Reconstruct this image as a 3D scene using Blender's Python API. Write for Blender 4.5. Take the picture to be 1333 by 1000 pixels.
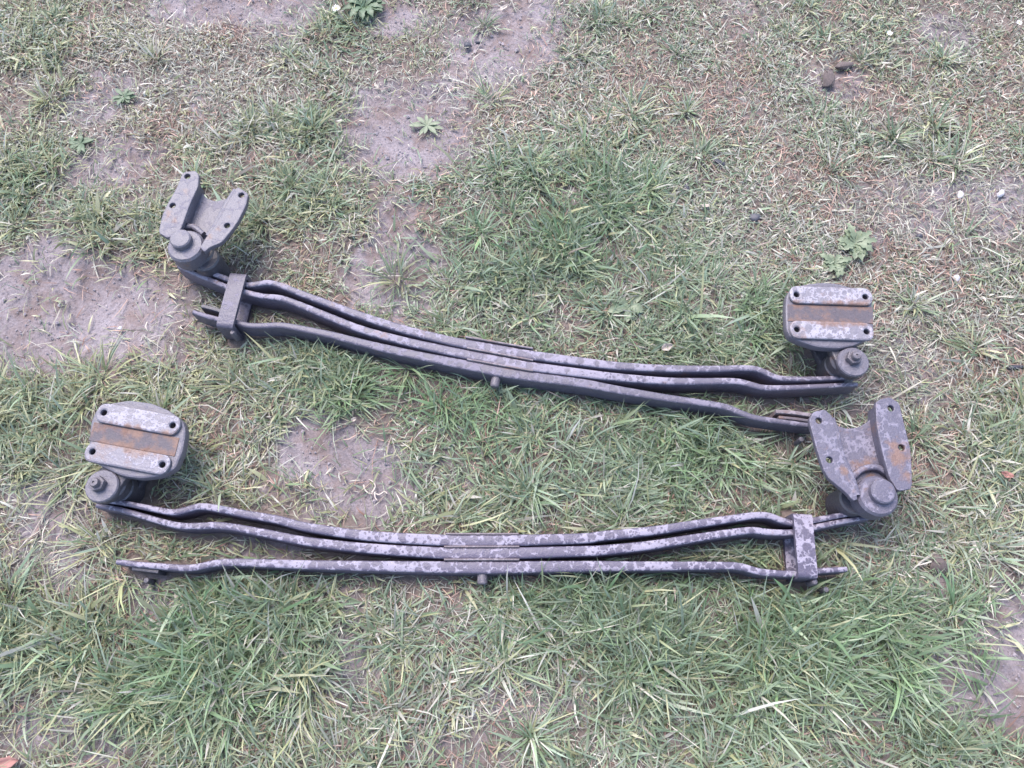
import bpy, bmesh, math, random
import numpy as np

R = math.radians
random.seed(7)
rng = np.random.default_rng(11)
scene = bpy.context.scene
for o in list(bpy.data.objects):
    bpy.data.objects.remove(o)

# ------------------------------------------------------------------ camera
H = 1.5                 # eye height (m), phone held out over the lawn
TILT = R(20.5)          # off the vertical
FPX = 1001.0            # focal length in photo pixels (1333 wide)
cam = bpy.data.cameras.new('camera')
cam.sensor_width = 36.0
cam.lens = 36.0 * FPX / 1333.0
cam.clip_start = 0.05
cam.clip_end = 200.0
camo = bpy.data.objects.new('camera', cam)
scene.collection.objects.link(camo)
camo.location = (0, 0, H)
camo.rotation_euler = (TILT, 0, 0)
scene.camera = camo

# ------------------------------------------------------------------ sky, sun, exposure
SUN_EL, SUN_AZ = R(58), R(-28)       # azimuth measured from +Y towards +X
w = bpy.data.worlds.new('World')
scene.world = w
w.use_nodes = True
nt = w.node_tree
nt.nodes.clear()
sky = nt.nodes.new('ShaderNodeTexSky')
sky.sky_type = 'NISHITA'
sky.sun_disc = False
sky.sun_elevation = SUN_EL
sky.sun_rotation = SUN_AZ
sky.air_density = 1.0
sky.dust_density = 2.0
sky.ozone_density = 1.0
bg = nt.nodes.new('ShaderNodeBackground')
bg.inputs['Strength'].default_value = 0.15
wo = nt.nodes.new('ShaderNodeOutputWorld')
nt.links.new(sky.outputs[0], bg.inputs[0])
nt.links.new(bg.outputs[0], wo.inputs[0])
sl = bpy.data.lights.new('sun', 'SUN')
sl.energy = 1.4
sl.angle = R(38)
sl.color = (1.0, 0.94, 0.95)
so = bpy.data.objects.new('sun', sl)
scene.collection.objects.link(so)
so.rotation_euler = (math.pi / 2 - SUN_EL, 0, math.pi - SUN_AZ)
so.location = (0, 0, 6)
vs = scene.view_settings
vs.view_transform = 'Standard'
vs.look = 'None'
vs.exposure = 1.95
vs.gamma = 1.0
vs.use_curve_mapping = False

# ------------------------------------------------------------------ helpers
CA, SA = math.cos(TILT), math.sin(TILT)

def at(px, py, z=0.0):
    """photo pixel -> point of the place at height z"""
    dx = (px - 666.5) / FPX
    dy = (500.0 - py) / FPX
    vy = dy * CA + SA
    vz = dy * SA - CA
    k = (z - H) / vz
    return (dx * k, vy * k, z)

def lerp(a, b, t):
    return a + (b - a) * t

_perm = np.random.default_rng(3).random((256, 256))

def vnoise(x, y, s, seed=0):
    """smooth value noise 0..1, feature size s metres"""
    x = np.asarray(x) / s + 17.3 * seed + 400
    y = np.asarray(y) / s + 9.1 * seed + 400
    xi = np.floor(x).astype(int)
    yi = np.floor(y).astype(int)
    fx = x - xi
    fy = y - yi
    fx = fx * fx * (3 - 2 * fx)
    fy = fy * fy * (3 - 2 * fy)
    g = lambda a, b: _perm[a % 256, b % 256]
    return lerp(lerp(g(xi, yi), g(xi + 1, yi), fx), lerp(g(xi, yi + 1), g(xi + 1, yi + 1), fx), fy)

def fbm(x, y, s, seed=0, n=3):
    v = 0.0
    a = 0.5
    tot = 0.0
    for i in range(n):
        v = v + a * vnoise(x, y, s / 2 ** i, seed + i * 3)
        tot += a
        a *= 0.5
    return v / tot

# ------------------------------------------------------------------ materials
def newmat(name):
    m = bpy.data.materials.new(name)
    m.use_nodes = True
    n = m.node_tree
    n.nodes.clear()
    out = n.nodes.new('ShaderNodeOutputMaterial')
    p = n.nodes.new('ShaderNodeBsdfPrincipled')
    n.links.new(p.outputs[0], out.inputs[0])
    return m, n, p, out

def N(n, t, **kw):
    nd = n.nodes.new(t)
    for k, v in kw.items():
        if k.startswith('_'):
            setattr(nd, k[1:], v)
        else:
            nd.inputs[k.replace('__', ' ')].default_value = v
    return nd

def ramp(n, src, stops):
    r = n.nodes.new('ShaderNodeValToRGB')
    e = r.color_ramp.elements
    while len(e) < len(stops):
        e.new(0.5)
    for i, (p, c) in enumerate(stops):
        e[i].position = p
        e[i].color = (c[0], c[1], c[2], 1) if not isinstance(c, (int, float)) else (c, c, c, 1)
    n.links.new(src, r.inputs[0])
    return r

def mix(n, fac, a, b):
    m = n.nodes.new('ShaderNodeMix')
    m.data_type = 'RGBA'
    if isinstance(fac, (int, float)):
        m.inputs[0].default_value = fac
    else:
        n.links.new(fac, m.inputs[0])
    for i, v in ((6, a), (7, b)):
        if isinstance(v, tuple):
            m.inputs[i].default_value = (*v, 1)
        else:
            n.links.new(v, m.inputs[i])
    return m.outputs[2]

def metal(name, dark, dust, cover, blot=90.0, rust=0.42, seed=0.0, rough=0.5, side=.15):
    """chassis black gone grey; a dried dusty film, fainter on side faces, broken by round dark drops; some rust"""
    m, n, p, out = newmat(name)
    geo = n.nodes.new('ShaderNodeNewGeometry')
    mp = N(n, 'ShaderNodeMapping')
    mp.inputs['Location'].default_value = (seed, seed * 1.7, seed * .4)
    n.links.new(geo.outputs['Position'], mp.inputs[0])
    P = mp.outputs[0]
    def nz(sc, det, ro=.5):
        t = N(n, 'ShaderNodeTexNoise', Scale=sc, Detail=det, Roughness=ro)
        n.links.new(P, t.inputs['Vector'])
        return t.outputs['Fac']
    def mth(op, a, b, c=None):
        t = n.nodes.new('ShaderNodeMath')
        t.operation = op
        for k, v in enumerate((a, b, c)):
            if v is None:
                continue
            if isinstance(v, (int, float)):
                t.inputs[k].default_value = v
            else:
                n.links.new(v, t.inputs[k])
        return t.outputs[0]
    big = nz(6.0, 2.0)
    fine = nz(420.0, 3.0)
    # drops that washed the dust away: round cells of uneven size that run together
    wob = N(n, 'ShaderNodeTexNoise', Scale=blot * 1.3, Detail=2.0)
    n.links.new(P, wob.inputs['Vector'])
    wv = n.nodes.new('ShaderNodeVectorMath')
    wv.operation = 'MULTIPLY_ADD'
    wv.inputs[1].default_value = (.8 / blot,) * 3
    n.links.new(wob.outputs['Color'], wv.inputs[0])
    n.links.new(P, wv.inputs[2])
    film = None
    for sc, k in ((blot * .72, .95), (blot * 1.8, .8)):
        vo = N(n, 'ShaderNodeTexVoronoi', Scale=sc, Randomness=1.0)
        n.links.new(wv.outputs[0], vo.inputs['Vector'])
        sv = n.nodes.new('ShaderNodeSeparateXYZ')
        n.links.new(vo.outputs['Color'], sv.inputs[0])
        # drop radius: random per cell, larger where the bar got wetter
        rad = mth('MULTIPLY_ADD', sv.outputs[0], .62 * k, mth('MULTIPLY_ADD', big, 1.15, -.36 - (cover - .5) * .9 - (1 - k) * .5))
        e = mth('SUBTRACT', vo.outputs['Distance'], rad)
        f = ramp(n, e, [(0.0, 0.0), (.15, 1.0)]).outputs[0]
        film = f if film is None else mth('MULTIPLY', film, f)
    film = mth('MULTIPLY', film, ramp(n, nz(33.0, 4.0, .65), [(.25, .45), (.55, 1.0)]).outputs[0])
    # film colour is full on upward faces and fades towards the sides
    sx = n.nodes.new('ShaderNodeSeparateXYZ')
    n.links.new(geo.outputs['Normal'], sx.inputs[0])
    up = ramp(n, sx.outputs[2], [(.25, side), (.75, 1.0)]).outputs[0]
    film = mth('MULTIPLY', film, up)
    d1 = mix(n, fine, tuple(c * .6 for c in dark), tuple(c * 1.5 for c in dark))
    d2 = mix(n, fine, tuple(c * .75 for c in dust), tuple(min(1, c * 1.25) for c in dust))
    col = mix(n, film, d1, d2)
    t = N(n, 'ShaderNodeTexNoise', Scale=24.0, Detail=6.0, Roughness=0.7)
    rmp = N(n, 'ShaderNodeMapping')
    rmp.inputs['Location'].default_value = (3.1 + seed, 1.2, 5.5)
    n.links.new(geo.outputs['Position'], rmp.inputs[0])
    n.links.new(rmp.outputs[0], t.inputs['Vector'])
    rt = 1 - rust
    ra = n.nodes.new('ShaderNodeAttribute')
    ra.attribute_name = 'rust'
    rf = mth('MULTIPLY_ADD', ra.outputs['Fac'], .42, t.outputs['Fac'])
    rm = ramp(n, rf, [(rt, 0.0), (min(1.0, rt + .16), 0.85)]).outputs[0]
    rc = mix(n, nz(160, 4.0, .7), (.055, .030, .024), (.225, .128, .090))
    col = mix(n, rm, col, rc)
    n.links.new(col, p.inputs['Base Color'])
    rr = mth('MULTIPLY_ADD', film, .25, rough - .05)
    n.links.new(rr, p.inputs['Roughness'])
    p.inputs['Specular IOR Level'].default_value = 0.4
    b = N(n, 'ShaderNodeBump', Strength=0.55, Distance=0.0018)
    n.links.new(mth('MULTIPLY_ADD', fine, .7, mth('MULTIPLY_ADD', nz(110, 3.0), 1.2, mth('MULTIPLY', film, .5))), b.inputs['Height'])
    n.links.new(b.outputs[0], p.inputs['Normal'])
    return m

DK = (.068, .057, .082)
DU = (.215, .190, .230)
M = {}
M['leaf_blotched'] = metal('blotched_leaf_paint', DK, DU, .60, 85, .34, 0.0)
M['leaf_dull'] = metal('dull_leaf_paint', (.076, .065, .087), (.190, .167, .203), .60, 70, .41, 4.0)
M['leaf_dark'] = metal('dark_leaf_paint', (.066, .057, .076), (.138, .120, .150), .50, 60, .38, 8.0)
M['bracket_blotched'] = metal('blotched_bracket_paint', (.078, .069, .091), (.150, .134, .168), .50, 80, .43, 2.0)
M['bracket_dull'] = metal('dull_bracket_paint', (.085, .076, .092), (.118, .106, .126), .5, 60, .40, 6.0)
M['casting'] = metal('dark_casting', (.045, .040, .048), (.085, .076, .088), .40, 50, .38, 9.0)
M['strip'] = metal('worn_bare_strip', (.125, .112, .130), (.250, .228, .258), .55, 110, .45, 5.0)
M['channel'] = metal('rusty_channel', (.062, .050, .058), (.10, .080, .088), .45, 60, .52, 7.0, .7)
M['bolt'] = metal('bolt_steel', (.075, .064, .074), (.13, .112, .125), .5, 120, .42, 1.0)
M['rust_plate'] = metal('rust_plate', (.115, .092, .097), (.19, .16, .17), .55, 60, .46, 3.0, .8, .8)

def plain(name, c, rough=.7, var=.35, scale=60.0, bump=.4):
    m, n, p, out = newmat(name)
    g = n.nodes.new('ShaderNodeNewGeometry')
    t = N(n, 'ShaderNodeTexNoise', Scale=scale, Detail=4.0)
    n.links.new(g.outputs['Position'], t.inputs['Vector'])
    col = mix(n, t.outputs['Fac'], tuple(x * (1 - var) for x in c), tuple(min(1, x * (1 + var)) for x in c))
    n.links.new(col, p.inputs['Base Color'])
    p.inputs['Roughness'].default_value = rough
    b = N(n, 'ShaderNodeBump', Strength=bump, Distance=0.002)
    n.links.new(t.outputs['Fac'], b.inputs['Height'])
    n.links.new(b.outputs[0], p.inputs['Normal'])
    return m

M['chip'] = plain('dark_chip', (.035, .033, .042), .6)
M['white_stone'] = plain('white_stone', (.40, .37, .37), .8)
M['clod'] = plain('dark_clod', (.085, .065, .06), .95, .5, 200)
M['dead_leaf'] = plain('dead_leaf', (.36, .30, .25), .7)
M['red_leaf'] = plain('red_leaf', (.25, .12, .10), .7)
M['crumb'] = plain('soil_crumb', (.22, .188, .198), .95, .5, 300, 0.0)
M['petal'] = plain('petal', (.6, .59, .58), .6, .1)
M['pollen'] = plain('pollen', (.55, .40, .06), .8)

def leafmat(name, c):
    m, n, p, out = newmat(name)
    g = n.nodes.new('ShaderNodeNewGeometry')
    t = N(n, 'ShaderNodeTexNoise', Scale=180.0, Detail=3.0)
    n.links.new(g.outputs['Position'], t.inputs['Vector'])
    col = mix(n, t.outputs['Fac'], tuple(x * .65 for x in c), tuple(x * 1.4 for x in c))
    n.links.new(col, p.inputs['Base Color'])
    p.inputs['Roughness'].default_value = .5
    tr = n.nodes.new('ShaderNodeBsdfTranslucent')
    n.links.new(col, tr.inputs[0])
    ms = n.nodes.new('ShaderNodeMixShader')
    ms.inputs[0].default_value = .25
    n.links.new(p.outputs[0], ms.inputs[1])
    n.links.new(tr.outputs[0], ms.inputs[2])
    n.links.new(ms.outputs[0], out.inputs[0])
    return m

M['weed'] = leafmat('weed_leaf', (.085, .125, .065))
M['weed_pale'] = leafmat('pale_weed_leaf', (.155, .185, .11))

def grassmat(name, rough=.42, trans=.3):
    m, n, p, out = newmat(name)
    a = n.nodes.new('ShaderNodeAttribute')
    a.attribute_name = 'blade_colour'
    n.links.new(a.outputs['Color'], p.inputs['Base Color'])
    p.inputs['Roughness'].default_value = rough
    p.inputs['Specular IOR Level'].default_value = .5
    tr = n.nodes.new('ShaderNodeBsdfTranslucent')
    n.links.new(a.outputs['Color'], tr.inputs[0])
    ms = n.nodes.new('ShaderNodeMixShader')
    ms.inputs[0].default_value = trans
    n.links.new(p.outputs[0], ms.inputs[1])
    n.links.new(tr.outputs[0], ms.inputs[2])
    n.links.new(ms.outputs[0], out.inputs[0])
    return m

M['grass'] = grassmat('grass_blade')
M['straw'] = grassmat('straw_blade', .6, .15)

def soilmat():
    m, n, p, out = newmat('bare_soil')
    g = n.nodes.new('ShaderNodeNewGeometry')
    P = g.outputs['Position']
    def nz(sc, d=4.0, r=.6):
        t = N(n, 'ShaderNodeTexNoise', Scale=sc, Detail=d, Roughness=r)
        n.links.new(P, t.inputs['Vector'])
        return t.outputs['Fac']
    c = ramp(n, nz(5), [(.3, (.150, .125, .131)), (.5, (.205, .176, .187)), (.72, (.270, .238, .253))]).outputs[0]
    f = ramp(n, nz(170, 5, .7), [(.32, (.40, .38, .38)), (.5, (.95, .95, .95)), (.68, (1.3, 1.28, 1.28))]).outputs[0]
    mm = n.nodes.new('ShaderNodeMix')
    mm.data_type = 'RGBA'
    mm.blend_type = 'MULTIPLY'
    mm.inputs[0].default_value = .8
    n.links.new(c, mm.inputs[6])
    n.links.new(f, mm.inputs[7])
    # damp brown patches of thatch litter
    rb = ramp(n, nz(14, 5, .65), [(.48, 0.0), (.66, .75)]).outputs[0]
    col = mix(n, rb, mm.outputs[2], (.135, .090, .074))
    # under the sward the ground is dark rotting thatch, not dry soil
    at_ = n.nodes.new('ShaderNodeAttribute')
    at_.attribute_name = 'bare'
    th = mix(n, nz(55, 5, .7), (.052, .040, .034), (.205, .160, .140))
    ma = n.nodes.new('ShaderNodeMath')
    ma.operation = 'MULTIPLY_ADD'
    n.links.new(nz(38, 6, .75), ma.inputs[0])
    ma.inputs[1].default_value = 1.1
    n.links.new(at_.outputs['Fac'], ma.inputs[2])
    bm_ = ramp(n, ma.outputs[0], [(.72, 0.0), (1.0, .75), ]).outputs[0]
    col = mix(n, bm_, th, col)
    n.links.new(col, p.inputs['Base Color'])
    p.inputs['Roughness'].default_value = .95
    p.inputs['Specular IOR Level'].default_value = .2
    b = N(n, 'ShaderNodeBump', Strength=.8, Distance=.004)
    n.links.new(nz(120, 6, .7), b.inputs['Height'])
    n.links.new(b.outputs[0], p.inputs['Normal'])
    return m

M['soil'] = soilmat()

# ------------------------------------------------------------------ object helpers
COL = scene.collection

def mesh_obj(name, me, mat, parent=None, org=(0, 0, 0), smooth=30):
    """verts are given in metres of the place; stored relative to the thing's base"""
    if org != (0, 0, 0):
        for v in me.vertices:
            v.co.x -= org[0]; v.co.y -= org[1]; v.co.z -= org[2]
    me.materials.clear()
    me.materials.append(mat)
    if smooth:
        me.shade_smooth()
        try:
            me.set_sharp_from_angle(angle=R(smooth))
        except Exception:
            pass
    o = bpy.data.objects.new(name, me)
    COL.objects.link(o)
    if parent:
        o.parent = parent
    return o

def tag(o, label, cat=None, group=None, kind=None):
    o['label'] = label
    if cat: o['category'] = cat
    if group: o['group'] = group
    if kind: o['kind'] = kind
    return o

def rawmesh(name, verts, faces):
    me = bpy.data.meshes.new(name)
    me.from_pydata(verts, [], faces)
    me.update()
    return me

def bm_mesh(name, bm):
    bmesh.ops.recalc_face_normals(bm, faces=bm.faces)
    me = bpy.data.meshes.new(name)
    bm.to_mesh(me)
    bm.free()
    return me

def plate(name, outline, z0, z1, holes=(), bevel=.002, hole_res=14, zfun=None):
    """flat plate of real thickness with bored holes and eased edges (filled 2D curve, then mesh)"""
    cu = bpy.data.curves.new(name, 'CURVE')
    cu.dimensions = '2D'
    cu.fill_mode = 'BOTH'
    bevel = min(bevel, (z1 - z0) * .45)
    cu.extrude = (z1 - z0) / 2 - bevel
    cu.bevel_depth = bevel
    cu.bevel_resolution = 1
    cu.offset = -bevel
    def spl(pts):
        s = cu.splines.new('POLY')
        s.points.add(len(pts) - 1)
        for q, (x, y) in zip(s.points, pts):
            q.co = (x, y, 0, 1)
        s.use_cyclic_u = True
    def area(p):
        return sum(p[i][0] * p[(i + 1) % len(p)][1] - p[(i + 1) % len(p)][0] * p[i][1] for i in range(len(p)))
    outline = [(p[0], p[1]) for p in outline]
    if area(outline) < 0:
        outline = outline[::-1]
    spl(outline)
    for (hx, hy, hr) in holes:
        spl([(hx + (hr) * math.cos(-a), hy + (hr) * math.sin(-a)) for a in [2 * math.pi * k / hole_res for k in range(hole_res)]])
    ob = bpy.data.objects.new(name, cu)
    COL.objects.link(ob)
    dg = bpy.context.evaluated_depsgraph_get()
    me = bpy.data.meshes.new_from_object(ob.evaluated_get(dg))
    bpy.data.objects.remove(ob)
    bpy.data.curves.remove(cu)
    zc = (z0 + z1) / 2
    for v in me.vertices:
        v.co.z += zc
        if zfun:
            v.co.z += zfun(v.co.x, v.co.y)
    me.name = name
    return me

def lathe(name, cx, cy, prof, seg=28, tilt=None):
    """profile [(r, z)...] turned round a vertical axis at cx, cy"""
    vs_, fs = [], []
    for (r, z) in prof:
        for k in range(seg):
            a = 2 * math.pi * k / seg
            vs_.append((cx + r * math.cos(a), cy + r * math.sin(a), z))
    for i in range(len(prof) - 1):
        for k in range(seg):
            a, b = i * seg + k, i * seg + (k + 1) % seg
            fs.append((a, b, b + seg, a + seg))
    if prof[0][0] > 1e-6:
        fs.append(tuple(range(seg))[::-1])
    if prof[-1][0] > 1e-6:
        fs.append(tuple(range((len(prof) - 1) * seg, len(prof) * seg)))
    bm = bmesh.new()
    me = rawmesh(name, vs_, fs)
    bm.from_mesh(me)
    bmesh.ops.remove_doubles(bm, verts=bm.verts, dist=1e-5)
    bpy.data.meshes.remove(me)
    return bm_mesh(name, bm)

def smooth_path(pts, step=.006):
    """Catmull-Rom through points [(x, y, ...)] resampled evenly"""
    P = np.array(pts, float)
    P = np.vstack([2 * P[0] - P[1], P, 2 * P[-1] - P[-2]])
    out = []
    for i in range(1, len(P) - 2):
        n = max(2, int(np.linalg.norm(P[i + 1, :2] - P[i, :2]) / step))
        for k in range(n):
            t = k / n
            out.append(.5 * ((2 * P[i]) + (-P[i - 1] + P[i + 1]) * t + (2 * P[i - 1] - 5 * P[i] + 4 * P[i + 1] - P[i + 2]) * t * t
                             + (-P[i - 1] + 3 * P[i] - 3 * P[i + 1] + P[i + 2]) * t ** 3))
    out.append(P[-2])
    return np.array(out)

def bar(name, path, thick, z0, z1, rad=.004):
    """flat spring-steel bar standing on edge, swept along a plan path; thick(s) with s in 0..1"""
    n = len(path)
    t = np.gradient(path[:, :2], axis=0)
    t /= np.linalg.norm(t, axis=1)[:, None] + 1e-9
    nr = np.stack([-t[:, 1], t[:, 0]], 1)
    vs_, fs = [], []
    sec = None
    for i in range(n):
        h = thick(i / (n - 1)) / 2
        zz0, zz1 = z0, z1
        r = min(rad, h * .8)
        sec = []
        for (sx, sz, a0) in ((1, 0, -90), (1, 1, 0), (-1, 1, 90), (-1, 0, 180)):
            cx_ = sx * (h - r)
            cz_ = (zz1 - r) if sz else (zz0 + r)
            for k in range(4):
                a = R(a0 + 30 * k)
                sec.append((cx_ + r * math.cos(a), cz_ + r * math.sin(a)))
        for (u, z) in sec:
            vs_.append((path[i, 0] + nr[i, 0] * u, path[i, 1] + nr[i, 1] * u, z))
    m = len(sec)
    for i in range(n - 1):
        for k in range(m):
            a, b = i * m + k, i * m + (k + 1) % m
            fs.append((a, b, b + m, a + m))
    fs.append(tuple(range(m))[::-1])
    fs.append(tuple(range((n - 1) * m, n * m)))
    me = rawmesh(name, vs_, fs)
    bm = bmesh.new()
    bm.from_mesh(me)
    bpy.data.meshes.remove(me)
    return bm_mesh(name, bm)

FOOT = []          # (x, y, radius, z_bottom, z_top): where the iron occupies space; grass keeps clear

def foot_path(path, r, z0, z1):
    for p in path[::2]:
        FOOT.append((p[0], p[1], r, z0, z1))

def foot_poly(pts, z0, z1):
    c = np.mean([p[:2] for p in pts], axis=0)
    for p in pts:
        for t in (.15, .4, .65, .88):
            q = c + (np.array(p[:2]) - c) * t
            FOOT.append((q[0], q[1], .014, z0, z1))

# ------------------------------------------------------------------ ground
def gh(x, y):
    h = (fbm(x, y, .55, 1) - .5) * .030 + (fbm(x, y, .12, 5, 3) - .5) * .012
    return h - .004

BARE = [(300, 15, 120, 32, 1), (60, 400, 130, 75, 1.1), (150, 212, 60, 38, 1.2), (110, 125, 45, 18, .6), (262, 130, 34, 24, .7),
        (530, 165, 88, 55, 1.4), (480, 222, 60, 20, .8), (650, 45, 62, 48, 1.3), (530, 8, 34, 22, .9), (520, 345, 55, 66, 1.5),
        (415, 570, 48, 50, 1.2), (478, 640, 50, 48, 1.35), (345, 712, 40, 22, .8), (100, 660, 40, 35, .5), (205, 780, 65, 30, .95),
        (465, 815, 40, 70, .85), (105, 950, 70, 45, .75), (425, 905, 36, 50, .75), (1315, 880, 60, 85, 1.2), (1240, 48, 65, 24, .8),
        (1310, 262, 60, 45, .6), (30, 655, 34, 34, .6), (1175, 757, 45, 20, .8), (1085, 92, 40, 18, .7), (740, 915, 85, 40, .7), (320, 955, 60, 30, .5), (560, 960, 60, 30, .45), (900, 960, 60, 30, .4), (650, 690, 40, 12, .5), (1000, 640, 40, 25, .4), (590, 610, 40, 30, .45), (60, 730, 50, 30, .5),
        (240, 30, 50, 26, .5), (30, 350, 50, 25, .6), (160, 455, 30, 26, .5), (1180, 275, 95, 45, .55), (500, 280, 40, 25, .5),
        (1230, 745, 35, 22, .6), (380, 690, 40, 16, .5), (1260, 450, 90, 70, .2), (200, 110, 60, 20, .35), (-150, 300, 100, 120, .6),
        (1480, 500, 100, 150, .5)]
LUSH = [(745, 255, 115, 75, 1.1), (670, 335, 100, 45, .9), (560, 512, 95, 48, 1.25), (705, 620, 120, 55, .9), (920, 555, 110, 48, .9),
        (400, 165, 85, 48, .9), (65, 75, 90, 50, .8), (35, 225, 70, 38, 1.0), (140, 300, 65, 38, .9), (375, 262, 85, 40, .7),
        (435, 75, 45, 36, .8), (245, 850, 150, 85, 1.1), (385, 800, 75, 50, .8), (690, 800, 170, 55, .9), (1010, 830, 220, 95, 1.1),
        (860, 890, 100, 70, .6), (50, 560, 65, 50, .8), (35, 490, 45, 40, .7), (155, 505, 50, 35, .6), (980, 610, 90, 50, .6),
        (850, 440, 120, 42, .7), (1080, 195, 85, 38, .5), (420, 478, 90, 36, .7), (35, 830, 80, 75, .8), (1290, 570, 60, 80, .5),
        (768, 35, 50, 28, .7), (470, 15, 34, 24, .7), (540, 940, 120, 60, .6), (1140, 60, 70, 35, .3), (1000, 420, 70, 50, .6),
        (330, 600, 60, 50, .5), (1200, 900, 90, 80, .7), (1240, 660, 70, 50, .5), (90, 720, 60, 50, .4), (1080, 470, 60, 60, .4)]
DRY = [(1180, 275, 120, 55, 1.2), (1250, 440, 110, 80, .9), (1100, 300, 200, 60, .5), (200, 75, 110, 40, 1.0), (300, 120, 110, 50, 1.0), (470, 100, 60, 30, .7), (150, 180, 60, 30, .7),
       (90, 245, 90, 22, .6), (265, 555, 50, 24, .7), (300, 620, 50, 30, .5), (700, 890, 170, 70, .9), (60, 720, 60, 40, .6),
       (440, 460, 60, 22, .3), (950, 120, 300, 110, .45), (700, 100, 100, 70, .4), (430, 830, 100, 60, .5), (210, 790, 80, 40, .6),
       (1240, 600, 110, 90, .4), (120, 610, 60, 45, .5), (1280, 120, 120, 110, .5), (590, 130, 60, 60, .3), (560, 480, 260, 90, -.3),
       (640, 680, 60, 14, .5), (660, 780, 50, 30, .4)]

VIVID = [(560, 512, 90, 45, 1.3), (735, 280, 90, 60, .5), (250, 830, 110, 70, .7), (1230, 870, 90, 60, .7), (1060, 830, 150, 70, .45), (920, 600, 80, 50, .5), (700, 790, 60, 30, .5),
         (40, 225, 50, 25, .3), (980, 430, 60, 50, .4), (570, 470, 40, 20, .4)]

def wpatch(tab):
    out = []
    for (px, py, rx, ry, s) in tab:
        c = at(px, py)
        e = at(px + rx, py)
        f1, f2 = at(px, py - ry), at(px, py + ry)
        out.append((c[0], c[1], abs(e[0] - c[0]), abs(f1[1] - f2[1]) / 2, s))
    return out

def field(tab, x, y, sharp=2.0):
    wx = x + (fbm(x, y, .16, 21) - .5) * .16
    wy = y + (fbm(x, y, .16, 31) - .5) * .16
    v = np.zeros_like(x)
    for (cx, cy, rx, ry, s) in tab:
        q = ((wx - cx) / rx) ** 2 + ((wy - cy) / ry) ** 2
        v += s * np.exp(-(q ** (sharp / 2)) * .8)
    return v

BARE, LUSH, DRY, VIVID = wpatch(BARE), wpatch(LUSH), wpatch(DRY), wpatch(VIVID)
X0, X1, Y0, Y1 = -2.15, 2.15, -.42, 2.15       # lawn that can be seen, with a margin

def fields(x, y):
    b = np.clip(field(BARE, x, y, 3.0) + (fbm(x, y, .22, 41) - .5) * .9, 0, 1.2)
    l = np.clip(field(LUSH, x, y) + (fbm(x, y, .25, 51) - .5) * .5, 0, 1.4)
    d = np.clip(field(DRY, x, y) + (fbm(x, y, .3, 61) - .5) * .7, 0, 1.3)
    return b, l, d

def build_ground():
    xs = np.concatenate([np.linspace(-40, -3, 12), np.arange(X0 - .3, X1 + .3, .011), np.linspace(3, 40, 12)])
    ys = np.concatenate([np.linspace(-40, -1.2, 10), np.arange(Y0 - .3, Y1 + .3, .011), np.linspace(3, 40, 12)])
    gx, gy = np.meshgrid(xs, ys)
    gz = gh(gx, gy)
    b, l, d = fields(gx.ravel(), gy.ravel())
    gz = gz + (fbm(gx, gy, .03, 71, 2) - .5) * .006 - (np.clip(b, 0, 1) * .006).reshape(gx.shape)
    ny, nx = gx.shape
    co = np.stack([gx, gy, gz], -1).reshape(-1, 3).astype(np.float32)
    i = np.arange(ny - 1)[:, None] * nx + np.arange(nx - 1)[None]
    f = np.stack([i, i + 1, i + nx + 1, i + nx], -1).reshape(-1, 4)
    me = bpy.data.meshes.new('lawn_ground')
    fill_mesh(me, co, f)
    a_ = me.attributes.new('bare', 'FLOAT', 'POINT')
    a_.data.foreach_set('value', np.clip(b, 0, 1).astype(np.float32))
    o = mesh_obj('ground', me, M['soil'], smooth=0)
    me.shade_smooth()
    tag(o, 'bare pinkish grey soil under the patchy lawn', None, None, 'structure')
    return o

def fill_mesh(me, co, faces):
    """faces: (n,4) array (tri rows allowed by repeating nothing: pass list of arrays)"""
    if not isinstance(faces, (list, tuple)):
        faces = [faces]
    me.vertices.add(len(co))
    me.vertices.foreach_set('co', np.ascontiguousarray(co, np.float32).ravel())
    loops = np.concatenate([f.ravel() for f in faces])
    tot = np.concatenate([np.full(len(f), f.shape[1]) for f in faces])
    start = np.concatenate([[0], np.cumsum(tot)[:-1]])
    me.loops.add(len(loops))
    me.loops.foreach_set('vertex_index', loops.astype(np.int32))
    me.polygons.add(len(tot))
    me.polygons.foreach_set('loop_start', start.astype(np.int32))
    try:
        me.polygons.foreach_set('loop_total', tot.astype(np.int32))
    except Exception:
        pass
    me.update(calc_edges=True)

build_ground()

# ------------------------------------------------------------------ leaf springs
ZB, ZT = .000, .053        # the spring lies on its side: leaves stand on edge

def P2(pts, z=ZT):
    return [at(x, y, z)[:2] for (x, y) in pts]

def taper(te, tc):
    return lambda s: te + (tc - te) * (max(0.0, 1 - abs(s - .5) * 2) ** .9)

def hexa(cx, cy, r, rot=0):
    return [(cx + r * math.cos(rot + k * math.pi / 3), cy + r * math.sin(rot + k * math.pi / 3)) for k in range(6)]

def rrect(a, b, half, n=7, cap=.76):
    """capsule-like strip round points a, b"""
    a, b = np.array(a[:2]), np.array(b[:2])
    d = (b - a) / np.linalg.norm(b - a)
    ang = math.atan2(d[1], d[0])
    out = []
    for k in range(n + 1):
        t = ang - math.pi / 2 + math.pi * k / n
        ex_ = half * math.cos(t - ang) * cap
        ey_ = half * math.sin(t - ang)
        out.append((b[0] + d[0] * ex_ - d[1] * ey_, b[1] + d[1] * ex_ + d[0] * ey_))
    for k in range(n + 1):
        t = ang + math.pi / 2 + math.pi * k / n
        ex_ = half * math.cos(t - ang) * cap
        ey_ = half * math.sin(t - ang)
        out.append((a[0] + d[0] * ex_ - d[1] * ey_, a[1] + d[1] * ex_ + d[0] * ey_))
    return out

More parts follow.
